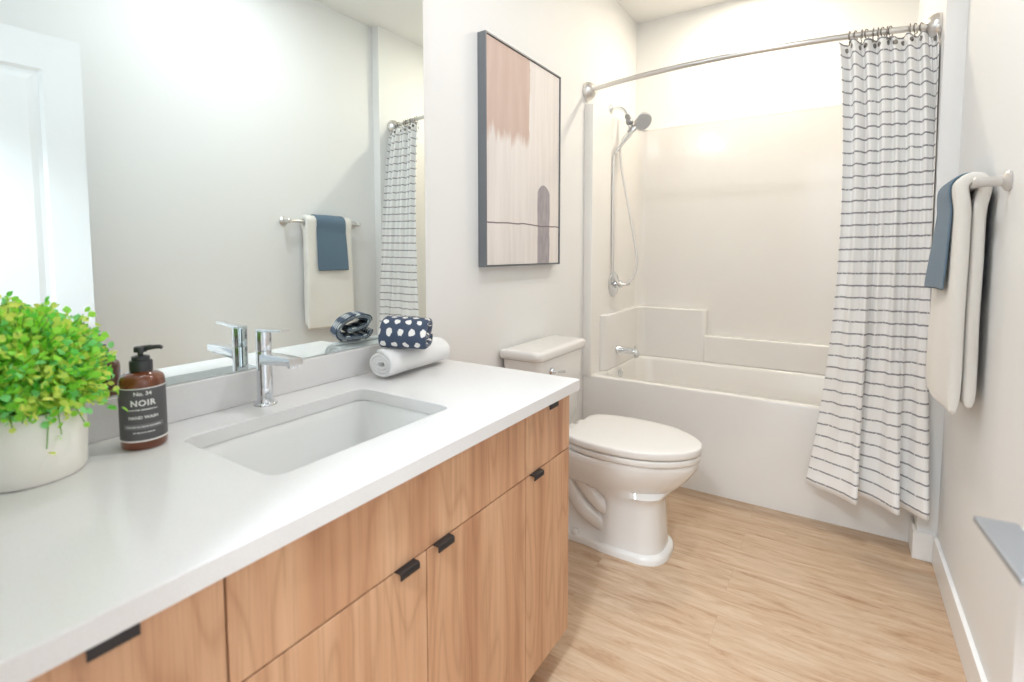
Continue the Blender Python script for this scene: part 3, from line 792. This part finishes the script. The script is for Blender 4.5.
# grommets and hooks
ring_x = [1.212, 1.232, 1.252, 1.270, 1.291, 1.308, 1.323, 1.337, 1.349, 1.412, 1.430, 1.449]
ords = ['first', 'second', 'third', 'fourth', 'fifth', 'sixth', 'seventh', 'eighth', 'ninth', 'third from last', 'second from last', 'last']
proto = None
bm = B()
for px_, yo in ((1.222, 0), (1.462, 0)):
    pass
bm.free()
for k, x in enumerate(ring_x):
    p = rod_pt(x)
    if proto is None:
        bm = B()
        R0 = [(0, 0.020 * sin(a), 0.002 + 0.020 * cos(a)) for a in [radians(-150 + 300 * i / 20) for i in range(21)]]
        R0 += [(0, -0.008, -0.020), (0, -0.005, -0.028), (0, 0.002, -0.030), (0, 0.005, -0.026)]
        tube(bm, R0, 0.0021, 8)
        bmesh.ops.translate(bm, verts=bm.verts, vec=(0, 0, 0))
        o = obj('curtain_hook', bm, M['hook_metal']); proto = o
    else:
        o = proto.copy(); COL.objects.link(o)
    o.location = (p.x, p.y, p.z - 0.004)
    o.rotation_euler = (0, 0, radians(random.uniform(-25, 25)))
    tag(o, 'thin metal curtain hook on the curved rod, ' + ords[k] + ' of twelve counting from left', 'curtain hook', 'curtain hooks on the shower rod')
bm = B()
def grommet(bm, i, j=2):
    v = G_co[j][i]
    a_ = (G_co[j][i + 1] - G_co[j][i - 1]).normalized(); nrm = a_.cross(Vector((0, 0, 1))).normalized()
    if nrm.y > 0: nrm = -nrm
    lathe(bm, [(0.0095, -0.0025), (0.0095, 0.003), (0.005, 0.0032)], v + nrm * 0.0005, nrm, 16)
me = o and cu.children[0].data
G_co = [[me.vertices[j * NU + i].co.copy() + Vector((0, 0, -cbot)) for i in range(NU)] for j in range(4)]
for i in (12, 28, 44, 60, 76, 92, 108, 124, 140, 160, 182, 208):
    bm = B(); grommet(bm, i, 1); obj('grommet', bm, M['hook_metal'], cu)

# ------------------------------------------------------------------ towel bar and towels
BX, BZ = 1.519, 1.400
tb = thing('towel_bar', 'brushed nickel towel bar on the right wall', 'towel bar', (WX, 2.37, BZ))
bm = B(); tube(bm, [(BX - WX, -0.255, 0), (BX - WX, 0.255, 0)], 0.0095, 18); obj('bar', bm, M['nickel'], tb)
for s in (-1, 1):
    bm = B(); y_ = s * 0.255
    lathe(bm, [(0.027, 0.0005), (0.027, 0.006), (0.022, 0.011), (0.013, 0.016), (0.0125, 0.05), (0.014, 0.055), (0.014, 0.068), (0.010, 0.072)], (0, y_, 0), (-1, 0, 0), 28)
    obj('mount', bm, M['nickel'], tb)

def drape(top, low, zf, zb, dxf, n=18):
    """centre line over the bar, from the front hem up and over to the back hem (x,z); the falls close up below the bar"""
    def off(z): u = min(1, max(0, (BZ - z) / 0.07)); return top + (low - top) * u * u * (3 - 2 * u)
    P = []
    for i in range(n + 1):
        u = (i / n) ** 0.7; z = zf + (BZ - zf) * u; P.append((BX - off(z) - dxf * (1 - u) ** 1.2, z))
    for i in range(1, 12):
        a = pi - pi * i / 12; P.append((BX + top * cos(a), BZ + top * sin(a)))
    for i in range(n + 1):
        u = (i / n) ** 1.4; z = BZ + (zb - BZ) * u; P.append((BX + off(z), z))
    return P
def axpos(a, b, n, e): return [a, a + e] + [a + e + (b - a - 2 * e) * i / n for i in range(1, n)] + [b - e, b]
def wobf(k, amp, ph):
    def f(w):
        low_ = max(0, min(1, (BZ + 0.05 - w.z) / 0.5))
        return Vector((amp * low_ * (noise.noise((w.y * 9 + ph, w.z * 3, w.x * 4)) ), 0.4 * amp * noise.noise((w.z * 6, w.x * 9, ph)), amp * 0.4 * noise.noise((w.y * 12, ph, 2.0))))
    return f
def towel_place(flare, shift):
    def f(s_, z, a):
        d = max(0, BZ - z)
        if s_ < BX: s_ -= d * flare * (a - 2.215) / 0.33
        else: a += shift * min(1, d / 0.1) * max(0, 1 - (a - 2.215) / 0.3)
        return (s_, a, z)
    return f
bm = B(); ribbon(bm, drape(0.0250, 0.0162, 0.738, 0.762, 0.002), 0.031, axpos(2.212, 2.545, 16, 0.009), towel_place(0.025, 0.012), wobf(1, 0.008, 3.0), 0.85)
wt = obj('bath_towel', bm, M['white_terry'], smooth=80, subsurf=1)
tag(wt, 'long white bath towel folded over the towel bar, beneath the blue hand towel', 'towel')
bm = B(); ribbon(bm, drape(0.0440, 0.0355, 1.100, 1.085, 0.004), 0.007, axpos(2.275, 2.490, 12, 0.004), towel_place(0.11, 0.0), wobf(1, 0.005, 9.0), 0.5)
bt = obj('hand_towel', bm, M['blue_terry'], smooth=80, subsurf=1)
tag(bt, 'slate blue hand towel draped over the white bath towel on the bar', 'towel')
for o in (wt, bt): 
    c0 = Vector((BX, 2.38, BZ)); o.data.transform(Matrix.Translation(-c0)); o.location = c0

# ------------------------------------------------------------------ rolled towel and folded washcloth on the counter
cen = Vector((0.100, 1.455, HC))
RAD = 0.0485
path = []
TH = 0.0118
for i in range(150):
    a = 2 * pi * 3.15 * i / 149; r_ = 0.008 + (RAD - 0.006 - 0.008) * i / 149
    ang = a + 0.9
    path.append((r_ * cos(ang) * 1.13, RAD * 0.985 + r_ * sin(ang) * 0.985))
def roll_place(s, z, a):
    z *= 0.92
    z = max(z, 0.0008 + 0.002 * noise.noise((s * 60, a * 20, 1)) ** 2)
    k = abs(a) / 0.135
    return Vector((s - 0.006 * a / 0.135 + 0.006 * noise.noise((a * 14, 3, 1)), a + 0.006 * noise.noise((s * 30, z * 30, 4)), z * (1 - 0.05 * k * k * (1 if a > 0 else 0.3))))
bm = B(); ribbon(bm, path, TH, axpos(-0.137, 0.137, 14, 0.005), roll_place, None, 0.5)
rt = obj('rolled_towel', bm, M['white_terry_roll'], smooth=80, loc=cen); tag(rt, 'rolled white towel lying on the countertop beyond the sink', 'towel')
A_ = Vector((0.86, 0.51, -0.05)).normalized(); N_ = Vector((0.51, -0.86, 0)).normalized()
wc = Vector((0.127, 1.408, HC + 0.0845))
cp = smooth_path([(0.052, 0.030), (0.050, 0.014), (0.030, 0.0085), (0.0, 0.0085), (-0.028, 0.010), (-0.046, 0.024), (-0.047, 0.044), (-0.030, 0.062), (-0.004, 0.068), (0.022, 0.066), (0.036, 0.056), (0.030, 0.043), (0.008, 0.034), (-0.010, 0.030), (-0.022, 0.033)], 7)
cp = [(p[0], p[1]) for p in [(q_.x, q_.y) for q_ in [Vector((p_[0], p_[1])) for p_ in cp]]] if False else [(q_[0], q_[1]) for q_ in cp]
bm = B(); ribbon(bm, cp, 0.015, axpos(-0.069, 0.069, 10, 0.005), lambda s, z, a: -N_ * (s + 0.45 * (z - 0.04)) + A_ * a + Vector((0, 0, z * 1.12)), None, 0.55, uv=True)
wo = obj('washcloth', bm, M['dotted'], smooth=80, loc=wc); tag(wo, 'navy washcloth with white dots folded on top of the rolled white towel', 'washcloth')

# ------------------------------------------------------------------ soap bottle
bx, by = 0.108, 0.727
sb = thing('soap_bottle', 'amber hand wash bottle with black pump and dark NOIR label beside the planter', 'soap bottle', (bx, by, HC + 0.0003))
face = math.atan2(0.311 - by, 1.208 - bx)      # label turned to the room
sb.rotation_euler = (0, 0, face)
r0 = 0.0368
bm = B(); lathe(bm, [(0.030, 0.0), (0.0345, 0.001), (r0, 0.005), (r0, 0.122), (0.0362, 0.128), (0.034, 0.1335), (0.029, 0.138), (0.021, 0.1415), (0.016, 0.1425), (0.0155, 0.147)], n=48); obj('body', bm, M['amber'], sb)
bm = B(); rl_ = r0 + 0.0004; n = 40
def band(bm, z0_, z1_, rr_, a0=-100, a1=100):
    lo, hi = [], []
    for i in range(n + 1):
        a = radians(a0 + (a1 - a0) * i / n); lo.append((rr_ * cos(a), rr_ * sin(a), z0_)); hi.append((rr_ * cos(a), rr_ * sin(a), z1_))
    loft(bm, [lo, hi], False, False, closed=False)
band(bm, 0.0165, 0.1165, rl_); obj('label', bm, M['label_black'], sb)
lb = sb.children[-1]
bm = B(); band(bm, 0.0165, 0.0195, rl_ + 0.0002); obj('label_border', bm, M['label_white'], lb)
bm = B(); band(bm, 0.1145, 0.1165, rl_ + 0.0002); obj('label_border', bm, M['label_white'], lb)
def text_on(txt, size, zc, mat, name, bold=0.0, space=1.0):
    cv = bpy.data.curves.new('txt', 'FONT'); cv.body = txt; cv.size = size; cv.align_x = 'CENTER'; cv.align_y = 'CENTER'; cv.offset = bold; cv.resolution_u = 3; cv.space_character = space
    ob = bpy.data.objects.new('txt', cv); COL.objects.link(ob)
    dg = bpy.context.evaluated_depsgraph_get(); dg.update()
    me = bpy.data.meshes.new_from_object(ob.evaluated_get(dg))
    bpy.data.objects.remove(ob)
    rr_ = r0 + 0.0009
    bm = bmesh.new(); bm.from_mesh(me)
    bmesh.ops.subdivide_edges(bm, edges=[e for e in bm.edges if e.calc_length() > 0.003], cuts=2)
    for v in bm.verts:
        a = v.co.x / rr_; v.co = Vector((rr_ * cos(a), rr_ * sin(a), zc + v.co.y))
    me2 = bpy.data.meshes.new(name); bm.to_mesh(me2); bm.free(); me2.materials.append(mat)
    o = bpy.data.objects.new(name, me2); COL.objects.link(o); o.parent = lb
text_on('No. 34', 0.0100, 0.1062, M['label_white'], 'lettering', 0.0003)
text_on('NOIR', 0.0150, 0.0885, M['label_white'], 'lettering', 0.0005, 1.12)
text_on('HAND WASH', 0.0078, 0.062, M['label_white'], 'lettering', 0.00025)
bm = B(); rr_ = r0 + 0.0008                    # lines of print too small to read
def smallprint(bm, z, h_, halfdeg, seed):
    rnd = random.Random(seed); a = -halfdeg
    while a < halfdeg:
        w_ = rnd.uniform(2.2, 4.2); band_n = 2
        P = [radians(a), radians(min(a + w_, halfdeg))]
        f = [bm.verts.new((rr_ * cos(P[0]), rr_ * sin(P[0]), z - h_)), bm.verts.new((rr_ * cos(P[1]), rr_ * sin(P[1]), z - h_)), bm.verts.new((rr_ * cos(P[1]), rr_ * sin(P[1]), z + h_)), bm.verts.new((rr_ * cos(P[0]), rr_ * sin(P[0]), z + h_))]
        bm.faces.new(f); a += w_ + rnd.choice((0.8, 0.8, 0.8, 2.4))
for a_ in ((0.0765, 0.0012, 34, 1), (0.045, 0.0010, 44, 2), (0.034, 0.0011, 26, 3)):
    bm = B(); smallprint(bm, *a_); obj('small_print', bm, M['label_white'], lb)
bm = B(); band(bm, 0.0405, 0.0495, r0 + 0.0006, -52, 52); obj('print_strip', bm, M['label_grey'], lb)
pu = bpy.data.objects.new('pump', None); COL.objects.link(pu); pu.parent = sb
bm = B(); lathe(bm, [(0.0185, 0.1435), (0.0185, 0.160), (0.0175, 0.1625), (0.0145, 0.1635), (0.0145, 0.170), (0.008, 0.1715), (0.0045, 0.172), (0.0045, 0.182)], n=28); obj('collar', bm, M['pump_black'], pu)
bm = B(); lathe(bm, [(0.0045, 0.178), (0.0105, 0.1785), (0.0105, 0.187), (0.009, 0.1885), (0.002, 0.189)], n=24)
na = radians(62); nd = Vector((cos(na), sin(na), 0))
tube(bm, smooth_path([nd * 0.004 + Vector((0, 0, 0.185)), nd * 0.018 + Vector((0, 0, 0.1865)), nd * 0.032 + Vector((0, 0, 0.1875)), nd * 0.038 + Vector((0, 0, 0.1855))], 5), [0.0050] * 6 + [0.0040] * 6 + [0.0034] * 4, 12)
obj('spout', bm, M['pump_black'], pu)

# ------------------------------------------------------------------ potted plant
px_, py_ = 0.100, 0.565
pl = thing('potted_plant', 'bushy bright green plant in a white ceramic planter on the countertop', 'plant', (px_, py_, HC + 0.0003))
bm = B(); PR = 0.074; PH = 0.112
prof = [(PR - 0.012, 0), (PR - 0.004, 0.001), (PR, 0.008), (PR + 0.002, PH * 0.5), (PR + 0.002, PH - 0.002), (PR + 0.0005, PH), (PR - 0.003, PH), (PR - 0.0045, PH - 0.003), (PR - 0.005, 0.02)]
lathe(bm, prof, n=56); lay = bm.loops.layers.uv.new('UVMap')
for f in bm.faces:
    for lp in f.loops:
        c_ = lp.vert.co; a = math.atan2(c_.y, c_.x)
        lp[lay].uv = (a / (2 * pi), c_.z / 0.12)
    us = [lp[lay].uv.x for lp in f.loops]
    if max(us) - min(us) > 0.5:
        for lp in f.loops:
            if lp[lay].uv.x < 0: lp[lay].uv.x += 1
obj('planter', bm, M['planter'], pl)
bm = B(); lathe(bm, [(PR - 0.006, 0.085), (PR - 0.006, 0.098), (0.03, 0.103), (0.002, 0.104)], n=32); obj('soil', bm, M['soil'], pl)
rnd = random.Random(11)
fol = B(); stm = B()
EC = Vector((0.016, -0.014, 0.160)); ER = Vector((0.106, 0.130, 0.122))
def leaf(p, d, size, mi_):
    d = d.normalized(); s = d.cross(Vector((rnd.uniform(-1, 1), rnd.uniform(-1, 1), rnd.uniform(-.2, 1)))).normalized(); nn = s.cross(d)
    L_, W_ = size, size * rnd.uniform(0.38, 0.5)
    c1 = nn * size * 0.12
    vs = [p, p + d * L_ * .3 + s * W_ * .85 + c1, p + d * L_ * .68 + s * W_ * .85 + c1, p + d * L_, p + d * L_ * .68 - s * W_ * .85 + c1, p + d * L_ * .3 - s * W_ * .85 + c1, p + d * L_ * 0.5]
    V = [fol.verts.new(q_) for q_ in vs]
    for tri_ in ((0, 1, 6), (1, 2, 6), (2, 3, 6), (3, 4, 6), (4, 5, 6), (5, 0, 6)):
        f = fol.faces.new([V[i] for i in tri_]); f.material_index = mi_
def sprig(end, nleaf, size, base=None, thin=False):
    b0 = base or Vector((rnd.uniform(-.035, .035), rnd.uniform(-.035, .035), 0.100))
    mid = b0.lerp(end, 0.5) + Vector((0, 0, 0.025))
    P = smooth_path([b0, mid, end], 6)
    tube(stm, P, 0.0009, 5)
    tone = rnd.random()
    for k in range(nleaf):
        u = 0.40 + 0.60 * k / (nleaf - 1); q_ = P[min(len(P) - 1, int(u * (len(P) - 1)))] if k < nleaf - 1 else P[-1]
        q_ = q_ + Vector((rnd.gauss(0, .003), rnd.gauss(0, .003), rnd.gauss(0, .003)))
        if q_.x + px_ < 0.030: q_.x = 0.030 - px_ + rnd.uniform(0, .01)
        ax_ = (P[-1] - P[-3]).normalized()
        d = (ax_ * 0.7 + Vector((rnd.gauss(0, .7), rnd.gauss(0, .7), rnd.gauss(0.15, .6))))
        r_ = rnd.random() * 0.6 + tone * 0.4
        leaf(q_, d, size * rnd.uniform(0.75, 1.2), 0 if r_ > .55 else 1 if r_ > .34 else 2 if r_ > .2 else 3)
for k in range(640):
    z_ = 1 - 1.46 * (k + .5) / 640; a = k * 2.39996
    rr2 = math.sqrt(max(0, 1 - z_ * z_)); dd_ = Vector((rr2 * cos(a), rr2 * sin(a), z_))
    f_ = rnd.uniform(0.80, 1.04) + (0.10 if rnd.random() < 0.06 else 0)
    e_ = EC + Vector((dd_.x * ER.x, dd_.y * ER.y, dd_.z * ER.z)) * f_
    if e_.x + px_ < 0.032: e_.x = 0.032 - px_ + rnd.uniform(0, .03)
    if e_.y > 0.095 and e_.x > -0.06: e_.y = 0.095 + (e_.y - 0.095) * 0.3
    e_.z = max(e_.z, 0.100 if Vector((e_.x, e_.y)).length > 0.1 else 0.112)
    sprig(e_, 13, 0.0138)
# a trailing sprig over the rim
b0 = Vector((0.055, 0.03, 0.112))
for e_, n_ in ((Vector((0.086, 0.020, 0.078)), 7), (Vector((0.078, 0.052, 0.088)), 7), (Vector((0.083, 0.002, 0.060)), 8)): sprig(e_, n_, 0.012, Vector((0.06, 0.02, 0.118)))
for f in fol.faces: f.smooth = True
obj('foliage', fol, [M['leaf_lime'], M['leaf_green'], M['leaf_blue_green'], M['leaf_deep']], pl, smooth=0)
obj('stems', stm, M['stem'], pl)

# ------------------------------------------------------------------ lamps
vlgt = thing('vanity_light', 'wall bar light with three frosted glass shades above the mirror', 'wall light', (0, 1.0, 2.27))
bm = B(); box(bm, 0.0008, 0.022, -0.30, 0.30, -0.05, 0.05); obj('back_plate', bm, M['nickel'], vlgt, smooth=0, bevel=0.004)
for s in (-0.22, 0, 0.22):
    bm = B(); tube(bm, smooth_path([(0.022, s, 0), (0.06, s, 0.005), (0.088, s, 0.03)], 5), 0.007, 10); lathe(bm, [(0.026, 0.024), (0.026, 0.045), (0.012, 0.052)], (0.09, s, 0), n=20); obj('socket', bm, M['nickel'], vlgt)
    bm = B(); lathe(bm, [(0.028, 0.022), (0.036, 0.005), (0.044, -0.045), (0.046, -0.075), (0.040, -0.082), (0.004, -0.083)], (0.09, s, 0), n=24); obj('glass_shade', bm, M['lamp_glass'], vlgt)

def downlight(loc, label, lens, watt, rgb, size=0.14):
    d = thing('ceiling_light', label, 'ceiling light', loc)
    bm = B(); lathe(bm, [(0.085, -0.0005), (0.085, -0.004), (0.066, -0.008), (0.062, -0.0035)], n=36, cap0=False, cap1=False); obj('trim_ring', bm, M['ceiling_paint'], d)
    bm = B(); lathe(bm, [(0.064, -0.002), (0.064, -0.0045), (0.002, -0.005)], n=32); obj('lens', bm, lens, d)
    L = bpy.data.lights.new('lamp', 'AREA'); L.shape = 'DISK'; L.size = size; L.energy = watt; L.color = rgb; L.spread = radians(178)
    o = bpy.data.objects.new('lamp', L); COL.objects.link(o); o.parent = d; o.location = (0, 0, -0.012)
downlight((0.74, 3.36, ZC), 'round recessed ceiling light above the bathtub', M['pot_lens_warm'], SHOWER_W, (1.0, 0.90, 0.73))
downlight((0.95, 1.75, ZC), 'added round fill light in the middle of the bathroom ceiling', M['fill_lens_cool'], ROOM_FILL_W, (0.93, 0.96, 1.0))  # added fill to lift the room, not a known fixture
downlight((0.9, -0.45, 2.6), 'added round fill light in the hallway outside the door', M['fill_lens_cool'], HALL_FILL_W, (0.80, 0.91, 1.0), 0.5)  # unseen fill lamp added behind the camera to brighten front faces
